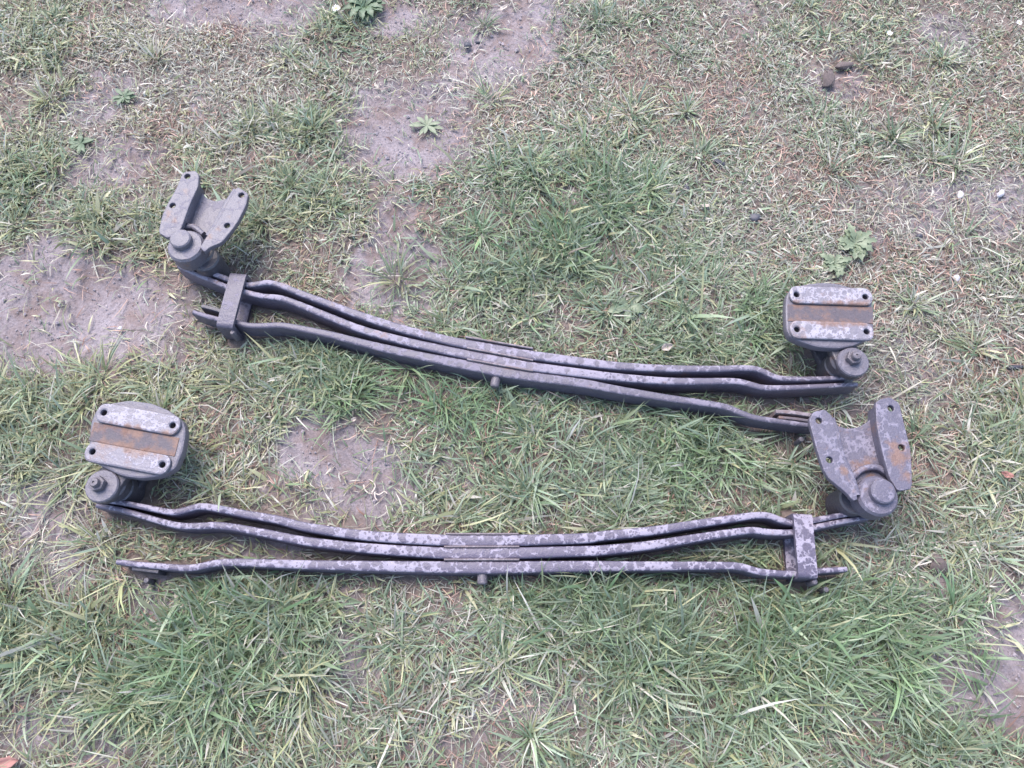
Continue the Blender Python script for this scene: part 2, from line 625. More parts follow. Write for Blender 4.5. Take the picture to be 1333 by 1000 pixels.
def round_poly(pts, it=2):
    p = [np.array(q[:2]) for q in pts]
    for _ in range(it):
        o = []
        for i in range(len(p)):
            a, b = p[i], p[(i + 1) % len(p)]
            o += [a * .87 + b * .13, a * .13 + b * .87]
        p = o
    return [tuple(q) for q in p]

def rusty(me, spots, maxlen=.007):
    """store how far corrosion has got near given spots (x, y, radius, strength)"""
    bm = bmesh.new()
    bm.from_mesh(me)
    bmesh.ops.triangulate(bm, faces=list(bm.faces))
    for _ in range(5):
        es = [e for e in bm.edges if e.calc_length() > maxlen]
        if not es:
            break
        bmesh.ops.subdivide_edges(bm, edges=es, cuts=1)
        bmesh.ops.triangulate(bm, faces=[f for f in bm.faces if len(f.verts) > 3])
    bm.to_mesh(me)
    bm.free()
    co = np.zeros(len(me.vertices) * 3, np.float32)
    me.vertices.foreach_get('co', co)
    co = co.reshape(-1, 3)
    v = np.zeros(len(co), np.float32)
    for (x, y, r, st) in spots:
        v = np.maximum(v, st * np.exp(-((co[:, 0] - x) ** 2 + (co[:, 1] - y) ** 2) / r ** 2))
    a = me.attributes.new('rust', 'FLOAT', 'POINT')
    a.data.foreach_set('value', v)
    return me

def make_spring(cfg):
    c0 = at(*cfg['centre'], 0)
    org = (c0[0], c0[1], 0.0)
    root = bpy.data.objects.new('leaf_spring', None)
    root.empty_display_size = .1
    root.location = org
    COL.objects.link(root)
    tag(root, cfg['label'], 'leaf spring', 'leaf springs lying on the lawn')
    part = lambda nm, me, mt, par=root, sm=35: mesh_obj(nm, me, mt, par, org, sm)
    # three leaves
    for i, key in enumerate(('leaf1', 'leaf2', 'leaf3')):
        path = smooth_path(P2(cfg[key]))
        te, tc = cfg['thick'][i]
        me = bar('spring_leaf', path, taper(te, tc), ZB + .001 * i, ZT - .0015 * i, .0042)
        o = part('spring_leaf', me, cfg['leafmat'][i])
        foot_path(path, .0085, 0, ZT)
    # thin rusty liner plates at the middle of the pack
    for (a, b) in cfg['liners']:
        path = smooth_path(P2([a, ((a[0] + b[0]) / 2, (a[1] + b[1]) / 2), b], ZT))
        part('liner_plate', bar('liner_plate', path, lambda s: .0032, ZB + .004, ZT + .0012, .0008), M['rust_plate'])
    # head of the centre bolt, on the near face of the lowest leaf
    bx, by, _ = at(*cfg['bolt'], .036)
    d = np.array(P2([cfg['liners'][0][1]])[0]) - np.array(P2([cfg['liners'][0][0]])[0])
    d /= np.linalg.norm(d)
    n_ = np.array([d[1], -d[0]])
    me = lathe('centre_bolt', 0, 0, [(.0001, 0), (.0095, 0), (.0095, .020), (.0075, .0225), (.0001, .0228)], 20)
    for v in me.vertices:
        x, y, z = v.co
        q = np.array([bx, by]) + n_ * (z - .010) + d * x
        v.co = (q[0], q[1], .036 + y)
    part('centre_bolt', me, M['bolt'])
    # small end pads between the leaf tips and a dowel
    for pad in cfg['pads']:
        path = smooth_path(P2(pad['pts'], pad['z']))
        part('end_pad', bar('end_pad', path, lambda s, t=pad['t']: t, .006, pad['z'], .0015), M[pad['mat']])
        foot_path(path, .010, 0, pad['z'])
    for dw in cfg['dowels']:
        x, y, _ = at(*dw, .03)
        part('dowel', lathe('dowel', x, y, [(.0055, .004), (.0055, .034), (.0045, .036), (.0001, .0362)], 16), M['casting'])
    # rebound clip: closed strap round the leaf ends
    cl = cfg['clip']
    ca, cb = np.array(at(*cl['top'], ZT + .012)[:2]), np.array(at(*cl['bottom'], ZT + .012)[:2])
    dd = (cb - ca) / np.linalg.norm(cb - ca)
    sd = np.array([-dd[1], dd[0]])
    hw = cl['half']
    th = .009
    L = np.linalg.norm(cb - ca)
    # ring section in the plane (along dd, z), extruded along sd
    zt, zb = ZT + .012, -.006
    def ringpts(e, rr):
        pts = []
        for (cx_, cz_, a0) in ((L - e - rr, zt - e - rr, 0), (e + rr, zt - e - rr, 90), (e + rr, zb + e + rr, 180), (L - e - rr, zb + e + rr, 270)):
            for k in range(5):
                a = R(a0 + 22.5 * k)
                pts.append((cx_ + rr * math.cos(a), cz_ + rr * math.sin(a)))
        return pts
    outer, inner = ringpts(0, .009), ringpts(th, .003)
    bm = bmesh.new()
    rings = []
    for (prof, s, e) in ((outer, -1, 0), (outer, 1, 0), (inner, 1, 0), (inner, -1, 0)):
        rings.append([bm.verts.new((*(ca + dd * u + sd * s * hw), z)) for (u, z) in prof])
    m_ = len(outer)
    for a, b in ((0, 1), (1, 2), (2, 3), (3, 0)):
        for k in range(m_):
            bm.faces.new((rings[a][k], rings[a][(k + 1) % m_], rings[b][(k + 1) % m_], rings[b][k]))
    bmesh.ops.bevel(bm, geom=[e for e in bm.edges if e.calc_face_angle(0) > 1.2], offset=.0022, segments=2, affect='EDGES')
    clip = part('rebound_clip', bm_mesh('rebound_clip', bm), cfg['clipmat'])
    for t in np.linspace(0, 1, 12):
        q = ca + dd * L * t
        FOOT.append((q[0], q[1], .02, 0, zt))
    # rivet tying the strap to the third leaf
    q = ca + dd * (L + .004)
    part('rivet', lathe('rivet', q[0] + sd[0] * cl['rivet'], q[1] + sd[1] * cl['rivet'], [(.006, .02), (.006, .05), (.004, .053), (.0001, .0535)], 14), M['bolt'], clip)

    # ---------------- eyes with rubber bush
    for e in cfg['eyes']:
        x, y, _ = at(*e['c'], ZT)
        r = e['r']
        o = part('spring_eye', lathe('spring_eye', x, y, [(r - .009, ZB), (r - .002, ZB), (r, ZB + .002), (r, ZT - .003), (r - .003, ZT - .0005), (r - .009, ZT - .0005), (r - .009, ZB)], 32), M['casting'])
        part('bush', lathe('bush', x, y, [(.0001, ZB - .003), (r - .0095, ZB - .003), (r - .0095, ZT), (r - .002, ZT + .001), (r - .001, ZT + .024), (r - .005, ZT + .029), (.0001, ZT + .029)], 28), M['casting'], o)
        FOOT.append((x, y, r + .006, 0, ZT + .02))

    # ---------------- flat pad hanger
    pd = cfg['pad']
    zp = .1100
    h1, h2, h3, h4 = [np.array(at(*q, zp)[:2]) for q in pd['holes']]
    out = round_poly([at(x, y, zp) for (x, y) in pd['outline']], 2)
    # body casting, its face between the strips is the shallow channel
    body = part('pad_bracket', plate('pad_bracket', out, zp - .030, zp - .008, [(q[0], q[1], .0061) for q in (h1, h2, h3, h4)], bevel=.004), cfg['padmat'])
    foot_poly(out, zp - .035, zp)
    v = (h3 - h1) / np.linalg.norm(h3 - h1)
    u = (h2 - h1) / np.linalg.norm(h2 - h1)
    seam = []
    for (a, b, sg) in ((h1, h2, 1), (h3, h4, -1)):
        for t in np.linspace(-.1, 1.1, 16):
            q = a + (b - a) * t + v * sg * .0185
            seam.append((q[0], q[1], .0075 + .004 * random.random(), random.uniform(.15, .75) * cfg['padrust']))
    for (a, b) in ((h1, h2), (h3, h4)):
        pts = rrect(a, b, .0195)
        part('mounting_strip', rusty(plate('mounting_strip', pts, zp - .0085, zp, [(a[0], a[1], .0056), (b[0], b[1], .0056)], .0036), seam), M['strip'], body)
    g = .0203
    ch = [h1 + v * g - u * .0165, h2 + v * g + u * .0165, h4 - v * g + u * .0165, h3 - v * g - u * .0165]
    part('channel_floor', rusty(plate('channel_floor', ch, zp - .0095, zp - .0066, bevel=.0008), seam), M['channel'], body)
    # lip of the casting below the lower strip
    lip = round_poly([h3 + v * .017 + u * .02, h4 + v * .017 - u * .02, h4 + v * .026 - u * .045, (h3 + h4) / 2 + v * .032, h3 + v * .026 + u * .045], 2)
    # neck and clevis cheek down to the eye bolt
    ex, ey, _ = at(*pd['disc'], .1000)
    E = np.array([ex, ey])
    base = (h3 * .62 + h4 * .38) if pd['side'] < 0 else (h3 * .38 + h4 * .62)
    for (za, zb2, wa) in ((.0700, .0900, .030), (.010, .030, .030)):
        d0 = (E - base) / np.linalg.norm(E - base)
        s0 = np.array([-d0[1], d0[0]])
        arc = [E + wa * (d0 * math.cos(t) + s0 * math.sin(t)) for t in np.linspace(-1.4, 1.4, 9)]
        b0 = base - d0 * .02
        poly = [b0 - s0 * .024] + arc + [b0 + s0 * .024]
        part('clevis_cheek', plate('clevis_cheek', poly, za, zb2, bevel=.004), M['casting'], body)
    d0 = (E - base) / np.linalg.norm(E - base)
    s0 = np.array([-d0[1], d0[0]])
    bb = base - d0 * .012
    blk = [bb - s0 * .034 - d0 * .03, bb - s0 * .034, bb + d0 * .004 - s0 * .02, bb + d0 * .004 + s0 * .02, bb + s0 * .034, bb + s0 * .034 - d0 * .03]
    part('neck', plate('neck', blk, .012, zp - .028, bevel=.004), M['casting'], body)
    FOOT.append((E[0], E[1], .034, 0, .1120))
    FOOT.append((base[0], base[1], .036, 0, .0920))
    part('washer', lathe('washer', ex, ey, [(.0001, .0860), (.0295, .0860), (.031, .0880), (.031, .0950), (.029, .0975), (.0001, .0978)], 36), M['bracket_dull'], body)
    nut = plate('hex_nut', hexa(ex + pd['nut'][0], ey + pd['nut'][1], .0150, pd['rot']), .0970, .1105, bevel=.0016)
    part('hex_nut', nut, M['bolt'], body)
    part('bolt_end', lathe('bolt_end', ex + pd['nut'][0], ey + pd['nut'][1], [(.0088, .1090), (.0088, .1170), (.0075, .1195), (.0022, .1198), (.0022, .1175), (.0001, .1175)] , 20), M['bolt'], body)

    # ---------------- forked hanger
    fk = cfg['fork']
    zf = .1220
    PZ = lambda pts, z: [at(x, y, z)[:2] for (x, y) in pts]
    sp = []
    for (x, y, r, st) in cfg['rustspots']:
        q = at(x, y, .115)
        sp.append((q[0], q[1], r * .0016, st))
    web = PZ(fk['web'], .0940)
    body = part('fork_bracket', rusty(plate('fork_bracket', round_poly(web, 1), .0800, .0940, bevel=.0025), sp), cfg['forkmat'])
    foot_poly(web, .0720, .0940)
    for (ol, hl, inner_) in fk['arms']:
        pts = round_poly(PZ(ol, zf), 1)
        hs = [(*at(*q, zf)[:2], .0062) for q in hl]
        part('fork_arm', rusty(plate('fork_arm', pts, zf - .012, zf, hs, .0016), sp), cfg['forkmat'], body)
        foot_poly(pts, zf - .02, zf)
        path = smooth_path(PZ(inner_, zf - .008), .008)
        part('fork_wall', bar('fork_wall', path, lambda s: .011, .0820, zf - .003, .003), cfg['forkmat'], body)
    fx, fy, _ = at(*fk['disc'], .1160)
    r = fk['r']
    part('boss', lathe('boss', fx, fy, [(r * .96, .0720), (r, .0760), (r, .1100), (r - .004, .1155), (r * .62, .1160), (.0001, .1160)], 40), cfg['forkmat'], body)
    part('pivot_bolt', lathe('pivot_bolt', fx + fk['off'][0], fy + fk['off'][1], [(fk['rb'], .1140), (fk['rb'], .1275), (fk['rb'] - .0025, .1300), (fk['rb'] - .008, .1308), (.0001, .1308)], 32), cfg['forkmat'], body)
    for rb in fk['ribs']:
        path = smooth_path(PZ(rb, .1060), .006)
        part('rib', bar('rib', path, lambda s: .012, .0860, .1080, .005), cfg['forkmat'], body)
    # lower cheek that carries the eye between itself and the boss
    path = smooth_path(PZ(fk['cheek'], .0820), .006)
    lx, ly, _ = at(*fk['low'], .0700)
    part('lower_boss', lathe('lower_boss', lx, ly, [(.030, .006), (.030, .0740), (.027, .0780), (.0001, .0780)], 32), M['casting'], body)
    FOOT.append((fx, fy, r + .004, 0, .15))
    FOOT.append((lx, ly, .034, 0, .1))
    return root

near = dict(
    label='blotchy pale grey leaf spring with dusty spotted leaves and spotted forked bracket',
    centre=(627, 735),
    leaf1=[(120, 650), (157, 654), (198, 662), (223, 666.5), (241, 663.5), (258, 659), (279, 661), (319, 669), (360, 676), (400, 686), (481, 697.5), (578, 703),
           (628, 703.7), (675, 703), (760, 700.5), (783, 697.5), (846, 691), (909, 681.5), (956, 674.5), (985, 670.5), (1003, 671.5), (1019, 677.5), (1035, 680.5), (1060, 677), (1098, 670), (1140, 663)],
    leaf2=[(124, 657.5), (157, 663.5), (198, 675.5), (230, 683.5), (257, 684.5), (279, 683.5), (306, 686.5), (346, 694), (400, 704.5), (481, 713.5), (578, 719.5),
           (628, 720.2), (675, 719.5), (760, 717), (783, 716), (846, 709.5), (909, 699.5), (956, 692.5), (981, 690), (1003, 692.5), (1035, 692.5), (1062, 686), (1098, 678.5), (1134, 672.5)],
    leaf3=[(150, 731), (179, 734.5), (203, 736.5), (238, 739), (257, 737.5), (275, 733.5), (292, 732), (320, 732), (400, 734.8), (481, 736.5), (578, 737.8),
           (628, 738.2), (675, 737.8), (760, 736.8), (846, 736.5), (940, 736), (966, 737.5), (988, 743.5), (1010, 746), (1035, 746.5), (1066, 743), (1104, 740.5)],
    thick=((.0088, .0226), (.0088, .0226), (.0095, .0236)),
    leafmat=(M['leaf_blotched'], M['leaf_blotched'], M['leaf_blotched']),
    liners=(((580, 695), (675, 695)), ((578, 711.6), (676, 711.6)), ((578, 728.4), (676, 728.4))),
    bolt=(628, 752), clipmat=M['leaf_blotched'],
    pads=[dict(pts=[(172, 740), (190, 742), (206, 744)], z=.042, t=.007, mat='casting')],
    dowels=[(192, 756), (1074, 768)],
    clip=dict(top=(1045, 668), bottom=(1052.5, 753), half=.0175, rivet=.016),
    eyes=[dict(c=(152, 634), r=.031), (dict(c=(1124, 652), r=.028))],
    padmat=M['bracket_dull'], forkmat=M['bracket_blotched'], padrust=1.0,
    rustspots=[(1168, 584, 9, .75), (1170, 598, 11, .8), (1166, 572, 6, .5), (1135, 606, 9, .6), (1122, 600, 8, .45), (1096, 613, 7, .65), (1140, 616, 7, .7), (1180, 620, 8, .4)],
    pad=dict(holes=[(134.6, 537), (224.2, 553.5), (119.7, 587.8), (210.7, 604.8)],
             outline=[(113, 575), (115, 548), (122, 532), (136, 524), (165, 519), (195, 523), (217, 532), (236, 546), (240, 560), (236, 585), (226, 609), (206, 619), (179, 622), (154, 618), (129, 606), (110, 594)],
             disc=(131, 632), side=-1, nut=(-.004, .002), rot=.3),
    fork=dict(web=[(1086, 552), (1103, 558), (1118, 556), (1131, 548), (1143, 532), (1160, 545), (1176, 600), (1178, 632), (1150, 655), (1118, 656), (1098, 625), (1088, 590)],
              arms=[([(1053, 547), (1059, 536), (1074, 533), (1083, 541), (1088, 558), (1094, 588), (1104, 610), (1111, 630), (1117, 650), (1111, 652), (1101, 641), (1079, 623), (1072, 611), (1063, 584)],
                     [(1066.2, 547.6), (1080, 598.6)], [(1082, 545), (1088, 562), (1094, 590), (1104, 612), (1112, 632), (1116, 645)]),
                    ([(1140, 524), (1146, 519.5), (1159, 517), (1171, 525), (1177, 551), (1186, 587), (1188, 636), (1169, 639.5), (1158, 622), (1149, 590), (1141, 552)],
                     [(1159.8, 531.6), (1173.8, 582.6)], [(1142, 530), (1143, 552), (1151, 588), (1159, 614)])],
              disc=(1144, 645), r=.0375, rb=.0225, off=(.004, .005),
              ribs=[[(1110, 622), (1122, 611), (1142, 608), (1160, 618)], [(1160, 600), (1166, 618), (1168, 634)]],
              cheek=[(1090, 640), (1100, 650)], low=(1112, 650)))

far = dict(
    label='dull dark leaf spring lying slanted, its brown square pad beside dry straw',
    centre=(645, 480),
    leaf1=[(229, 340), (255, 348), (280, 356.5), (299, 363.5), (318, 369.5), (330, 369.5), (348, 367), (367, 371.5), (392, 381.5), (430, 395.5), (471, 410.5), (522, 427),
           (573, 440), (598, 445.5), (650, 455), (690, 461.5), (760, 470.5), (803, 475.5), (866, 479), (929, 479.5), (974, 478.5), (992, 482), (1008, 489.5), (1023, 492.3), (1055, 492.6), (1102, 491)],
    leaf2=[(231, 345), (255, 356), (280, 366), (297, 373), (320, 379.5), (342, 384.5), (365, 387), (392, 396.5), (430, 412), (471, 428), (522, 442),
           (573, 453.5), (609, 461), (650, 469), (690, 476), (760, 485), (803, 490), (866, 495), (913, 495.5), (958, 495.5), (979, 500), (998, 504), (1039, 503.4), (1086, 501), (1117, 499.5)],
    leaf3=[(250, 404.5), (280, 413.5), (305, 418), (322, 422), (342, 422.5), (365, 422), (392, 426.5), (430, 434.5), (471, 445), (522, 457),
           (573, 467.5), (609, 474.5), (650, 482.5), (690, 489), (760, 498), (803, 506), (866, 516.5), (913, 523), (945, 528.5), (967, 537), (986, 543), (1023, 548.5), (1066, 554)],
    thick=((.0090, .0215), (.0090, .0215), (.0095, .0225)),
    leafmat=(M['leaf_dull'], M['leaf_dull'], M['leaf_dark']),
    liners=(((606, 438.5), (694, 453.5)), ((608, 452.8), (694, 469)), ((608, 467.6), (694, 482.8))),
    bolt=(645, 497), clipmat=M['leaf_dark'],
    pads=[dict(pts=[(1010, 535.5), (1030, 536.5), (1060, 541)], z=.050, t=.008, mat='rust_plate'), dict(pts=[(1014, 543), (1035, 545), (1062, 549)], z=.050, t=.006, mat='channel'),
          dict(pts=[(262, 398), (275, 401), (288, 405)], z=.050, t=.008, mat='casting')],
    dowels=[(1042, 573)],
    clip=dict(top=(310.5, 354.5), bottom=(291.5, 426), half=.0172, rivet=.014),
    eyes=[dict(c=(268, 336), r=.029), (dict(c=(1093, 474.5), r=.030))],
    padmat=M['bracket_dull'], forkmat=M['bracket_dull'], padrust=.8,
    rustspots=[(284, 300, 8, .6), (276, 308, 7, .55), (223, 282, 8, .5), (226, 290, 8, .4), (300, 285, 5, .4)],
    pad=dict(holes=[(1037.4, 383), (1127, 386), (1038, 428.4), (1128.6, 431.4)],
             outline=[(1024, 400), (1025, 384), (1029, 376), (1046, 368), (1070, 365), (1090, 366), (1112, 372), (1132, 382), (1138, 390), (1138, 397), (1140, 424), (1139, 433), (1130, 441), (1114, 448), (1094, 452), (1066, 450), (1044, 443), (1030, 436), (1025, 426)],
             disc=(1112, 470), side=1, nut=(-.002, .005), rot=.12),
    fork=dict(web=[(257, 242), (268, 257), (280, 262), (295, 258), (303, 262), (290, 292), (270, 320), (252, 330), (232, 325), (222, 300), (240, 275)],
              arms=[([(238, 224), (254, 222), (259, 227), (258, 243), (247, 266), (238, 292), (233, 303), (218, 310), (206, 303), (211, 280), (219, 263), (229, 246)],
                     [(243.7, 229.5), (224.5, 267.5)], [(257, 240), (248, 263), (239, 289)]),
                    ([(308.5, 242.5), (323.5, 252), (320, 268), (310, 288), (300, 302), (288, 316), (273, 322), (266, 328), (260, 322), (268, 309), (281, 292), (295, 266)],
                     [(314, 254), (295.5, 293.5)], [(307, 248), (295, 267), (282, 292), (271, 308)])],
              disc=(240.5, 319), r=.0375, rb=.0215, off=(-.006, .008),
              ribs=[[(236, 296), (250, 294), (264, 304)]],
              cheek=[(262, 330), (270, 336)], low=(268, 338)))
make_spring(near)
make_spring(far)

# ------------------------------------------------------------------ grass
# occupancy grid of the iron: bottom and top heights
CELL = .004
NX, NY = int((X1 - X0) / CELL), int((Y1 - Y0) / CELL)
occ_b = np.full((NY, NX), 9.0, np.float32)
occ_t = np.full((NY, NX), -9.0, np.float32)
for (x, y, r, zb, zt) in FOOT:
    i0, i1 = int((x - r - X0) / CELL), int((x + r - X0) / CELL) + 1
    j0, j1 = int((y - r - Y0) / CELL), int((y + r - Y0) / CELL) + 1
    jj, ii = np.mgrid[j0:j1, i0:i1]
    inside = ((ii + .5) * CELL + X0 - x) ** 2 + ((jj + .5) * CELL + Y0 - y) ** 2 < r * r
    sb = occ_b[j0:j1, i0:i1]
    st = occ_t[j0:j1, i0:i1]
    sb[inside] = np.minimum(sb[inside], zb)
    st[inside] = np.maximum(st[inside], zt)

def hits(x, y, z):
    i = np.clip(((x - X0) / CELL).astype(int), 0, NX - 1)
    j = np.clip(((y - Y0) / CELL).astype(int), 0, NY - 1)
    return (z > occ_b[j, i] - .004) & (z < occ_t[j, i] + .003)

def blades(name, x, y, az, length, th0, th1, width, col_base, col_tip, mat, label, swirl=.5, seg=3, zlift=.001):
    n = len(x)
    ts = np.linspace(0, 1, seg + 1)
    sw = rng.normal(0, swirl, n)
    px = np.zeros((n, seg + 1)); py = px.copy(); pz = px.copy()
    px[:, 0], py[:, 0] = x, y
    g0 = gh(x, y)
    pz[:, 0] = g0 - .002
    for k in range(seg):
        tm = (ts[k] + ts[k + 1]) / 2
        th = th0 + (th1 - th0) * tm
        a = az + sw * tm
        d = length / seg
        px[:, k + 1] = px[:, k] + d * np.sin(th) * np.cos(a)
        py[:, k + 1] = py[:, k] + d * np.sin(th) * np.sin(a)
        pz[:, k + 1] = pz[:, k] + d * np.cos(th)
    lift = zlift + rng.random(n)[:, None] * .008
    pz[:, 1:] = np.maximum(pz[:, 1:], gh(px[:, 1:], py[:, 1:]) + lift)
    bad = np.zeros(n, bool)
    for k in range(seg + 1):
        bad |= hits(px[:, k], py[:, k], pz[:, k])
        if k < seg:
            for f in (.33, .66):
                bad |= hits(lerp(px[:, k], px[:, k + 1], f), lerp(py[:, k], py[:, k + 1], f), lerp(pz[:, k], pz[:, k + 1], f))
    ok = ~bad
    px, py, pz = px[ok], py[ok], pz[ok]
    az, sw, width = az[ok], sw[ok], width[ok]
    col_base, col_tip = col_base[ok], col_tip[ok]
    n = len(px)
    tw = rng.normal(0, .55, n)
    prof = np.array([.75, 1.0, .72, 0.0]) if seg == 3 else np.array([.9, 1.0, 0.0])
    nv = 2 * seg + 1
    co = np.zeros((n, nv, 3), np.float32)
    cc = np.zeros((n, nv, 4), np.float32)
    cc[..., 3] = 1
    for k in range(seg + 1):
        a = az + sw * ts[k]
        hx, hy, hz = -np.sin(a) * np.cos(tw), np.cos(a) * np.cos(tw), np.sin(tw)
        wd = width * prof[k] / 2
        c = lerp(col_base, col_tip, ts[k])
        if k < seg:
            for s, q in ((-1, 2 * k), (1, 2 * k + 1)):
                co[:, q, 0] = px[:, k] + s * hx * wd
                co[:, q, 1] = py[:, k] + s * hy * wd
                co[:, q, 2] = pz[:, k] + s * hz * wd
                cc[:, q, :3] = c
        else:
            co[:, nv - 1] = np.stack([px[:, k], py[:, k], pz[:, k]], -1)
            cc[:, nv - 1, :3] = c
    b = (np.arange(n) * nv)[:, None]
    quads = np.concatenate([b + np.array([2 * k, 2 * k + 1, 2 * k + 3, 2 * k + 2])[None] for k in range(seg - 1)])
    tris = b + np.array([2 * seg - 2, 2 * seg - 1, 2 * seg])[None]
    me = bpy.data.meshes.new(name)
    fill_mesh(me, co.reshape(-1, 3), [quads, tris])
    at_ = me.color_attributes.new('blade_colour', 'FLOAT_COLOR', 'POINT')
    at_.data.foreach_set('color', cc.reshape(-1))
    o = mesh_obj(name, me, mat, smooth=0)
    me.shade_smooth()
    tag(o, label, None, None, 'stuff')
    return n

def pick(n, probs, cols):
    k = rng.choice(len(cols), n, p=np.array(probs) / sum(probs))
    return np.array(cols)[k]

def visible(x, y, m=.22):
    """keep to the ground near the view: a trapezium with a margin"""
    half = 1.02 + .40 * np.clip(y, -.3, 2.2) + m
    return np.abs(x) < half

GREENS = [(.125, .195, .088), (.175, .240, .130), (.098, .155, .072), (.235, .285, .185), (.205, .235, .105), (.160, .225, .145)]
YELLOW = [(.29, .28, .13), (.34, .33, .17), (.24, .25, .10)]
STRAW = [(.37, .33, .27), (.47, .43, .36), (.30, .27, .22), (.34, .33, .27), (.28, .21, .175)]
BROWN = [(.33, .195, .145), (.44, .29, .225), (.25, .145, .11)]

def lawn():
    # clump centres
    n = 66000
    x = rng.uniform(X0, X1, n); y = rng.uniform(Y0, Y1, n)
    k = visible(x, y)
    x, y = x[k], y[k]
    b, l, d = fields(x, y)
    p = np.clip(.62 + .25 * l - 1.0 * b - .16 * d, .0, 1.0) * np.clip((fbm(x, y, .085, 15, 2) - .31) * 3.2, .10, 1.2)
    p = np.clip(p, .035, 1)
    k = rng.random(len(x)) < p
    x, y, b, l, d = x[k], y[k], b[k], l[k], d[k]
    nb = rng.poisson(7 + 5 * np.clip(l, 0, 1.2)) + 2
    idx = np.repeat(np.arange(len(x)), nb)
    m = len(idx)
    cap = 225000
    if m > cap:
        idx = idx[rng.permutation(m)[:cap]]
        m = cap
    rad = rng.uniform(.008, .034, len(x))
    ox, oy = rng.normal(0, 1, m) * rad[idx], rng.normal(0, 1, m) * rad[idx]
    rx, ry = x[idx] + ox, y[idx] + oy
    # tussocks: rosettes of longer blades leaning out from one crown
    tx, ty = rng.uniform(X0, X1, 5200), rng.uniform(Y0, Y1, 5200)
    tb, tl, td = fields(tx, ty)
    k = visible(tx, ty) & (rng.random(5200) < np.clip(.07 + .22 * tl - .30 * tb, .015, .4))
    tx, ty = tx[k], ty[k]
    nt_ = rng.integers(35, 95, len(tx))
    tid = np.repeat(np.arange(len(tx)), nt_)
    mt = len(tid)
    trad = rng.uniform(.008, .020, len(tx))[tid]
    tox, toy = rng.normal(0, 1, mt) * trad, rng.normal(0, 1, mt) * trad
    tlen = (rng.uniform(.040, .068, len(tx)))[tid]
    taz = np.arctan2(toy + rng.normal(0, .010, mt), tox + rng.normal(0, .010, mt))
    ttone = rng.uniform(.85, 1.3, len(tx))[tid]
    rx, ry = np.concatenate([rx, tx[tid] + tox]), np.concatenate([ry, ty[tid] + toy])
    ox, oy = np.concatenate([ox, tox]), np.concatenate([oy, toy])
    L, D, B = l[idx], d[idx], b[idx]
    m0 = m
    m = m0 + mt
    L = np.concatenate([L, np.clip(tl[k][tid], .35, 1)]); D = np.concatenate([D, td[k][tid] * .5]); B = np.concatenate([B, tb[k][tid]])
    flow = 2 * math.pi * (fbm(rx, ry, .30, 81, 2) * 2.2)
    clumpaz = np.concatenate([rng.uniform(0, 2 * math.pi, len(x))[idx], taz])
    vx = np.cos(flow) * .35 + np.cos(clumpaz) * .55 + ox / .02 * .55 + rng.normal(0, .85, m)
    vy = np.sin(flow) * .35 + np.sin(clumpaz) * .55 + oy / .02 * .55 + rng.normal(0, .85, m)
    az = np.arctan2(vy, vx)
    az[m0:] = taz
    nearf = np.clip(1.25 - .38 * ry, .6, 1.25)
    ln = (.025 + .015 * np.clip(L, 0, 1.2)) * nearf * rng.lognormal(0, .38, m)
    ln[m0:] = tlen * nearf[m0:] * rng.lognormal(0, .28, mt)
    ln = np.clip(ln, .012, .14)
    lie = np.clip(.85 - .55 * L + .15 * D, .1, 1)
    th0 = rng.uniform(.25, .95, m) + .45 * lie
    th1 = th0 + rng.uniform(.15, .8, m)
    wd = np.clip(rng.lognormal(math.log(.0024), .38, m) * (1 + .2 * np.clip(L, 0, 1)), .0012, .0062)
    big = rng.random(m) < .035 * (.3 + L)
    wd = np.where(big, wd * 1.7, wd)
    ln = np.where(big, ln * 1.45, ln)
    th0[m0:] = np.clip(.35 + np.hypot(tox, toy) / trad * .45 + rng.normal(0, .15, mt), .1, 1.4)
    th1[m0:] = th0[m0:] + rng.uniform(.2, .8, mt)
    tone = fbm(rx, ry, .20, 91, 2)
    g = pick(m, [3, 3, 2, 2, 1.2, 1.5], GREENS)
    yl = pick(m, [1, 1, 1], YELLOW)
    st = pick(m, [2, 2, 1.5, 2, 1], STRAW)
    left = np.clip((-.05 - rx) * .9, 0, .55)           # the left side of the lawn is yellower
    u = rng.random(m)
    py_ = (.10 + left * .6 + .15 * (tone > .6)) * np.clip(1.1 - .5 * L, .4, 1)
    ps = np.clip(.17 + .42 * D - .18 * L, .05, .75)
    c = np.where((u < ps)[:, None], st, np.where((u < ps + py_)[:, None], yl, g))
    vv = np.clip(field(VIVID, rx, ry), 0, 1)
    isv = rng.random(m) < vv * .75
    c = np.where(isv[:, None], pick(m, [1, 1, 1], [(.120, .218, .080), (.155, .255, .105), (.095, .178, .065)]), c)
    c[m0:] *= ttone[:, None]
    c = c * rng.uniform(.72, 1.3, m)[:, None]
    bleach = rng.random(m)[:, None] * .25
    c = c * .84 + c.mean(1, keepdims=True) * np.array([1.0, 1.03, 1.02]) * .16
    tip = c * (1 - bleach) + np.array([.40, .39, .31]) * bleach
    base = c * .75 + np.array([.24, .23, .14]) * .25
    a = blades('grass', rx, ry, az, ln, th0, th1, wd, base, tip, M['grass'], 'patchy green and yellowing grass blades all over the lawn', .28, 3)
    # dry flattened stalks and clippings
    n = 260000
    x = rng.uniform(X0, X1, n); y = rng.uniform(Y0, Y1, n)
    k = visible(x, y)
    x, y = x[k], y[k]
    b, l, d = fields(x, y)
    p = np.clip(.50 + .65 * d - .55 * b - .10 * l, .04, 1)
    k = rng.random(len(x)) < p
    x, y, b, l, d = x[k], y[k], b[k], l[k], d[k]
    m = len(x)
    cap = 140000
    if m > cap:
        s = rng.permutation(m)[:cap]
        x, y, b, l, d = x[s], y[s], b[s], l[s], d[s]
        m = cap
    c = pick(m, [2, 2, 1.5, 2, 1.4], STRAW)
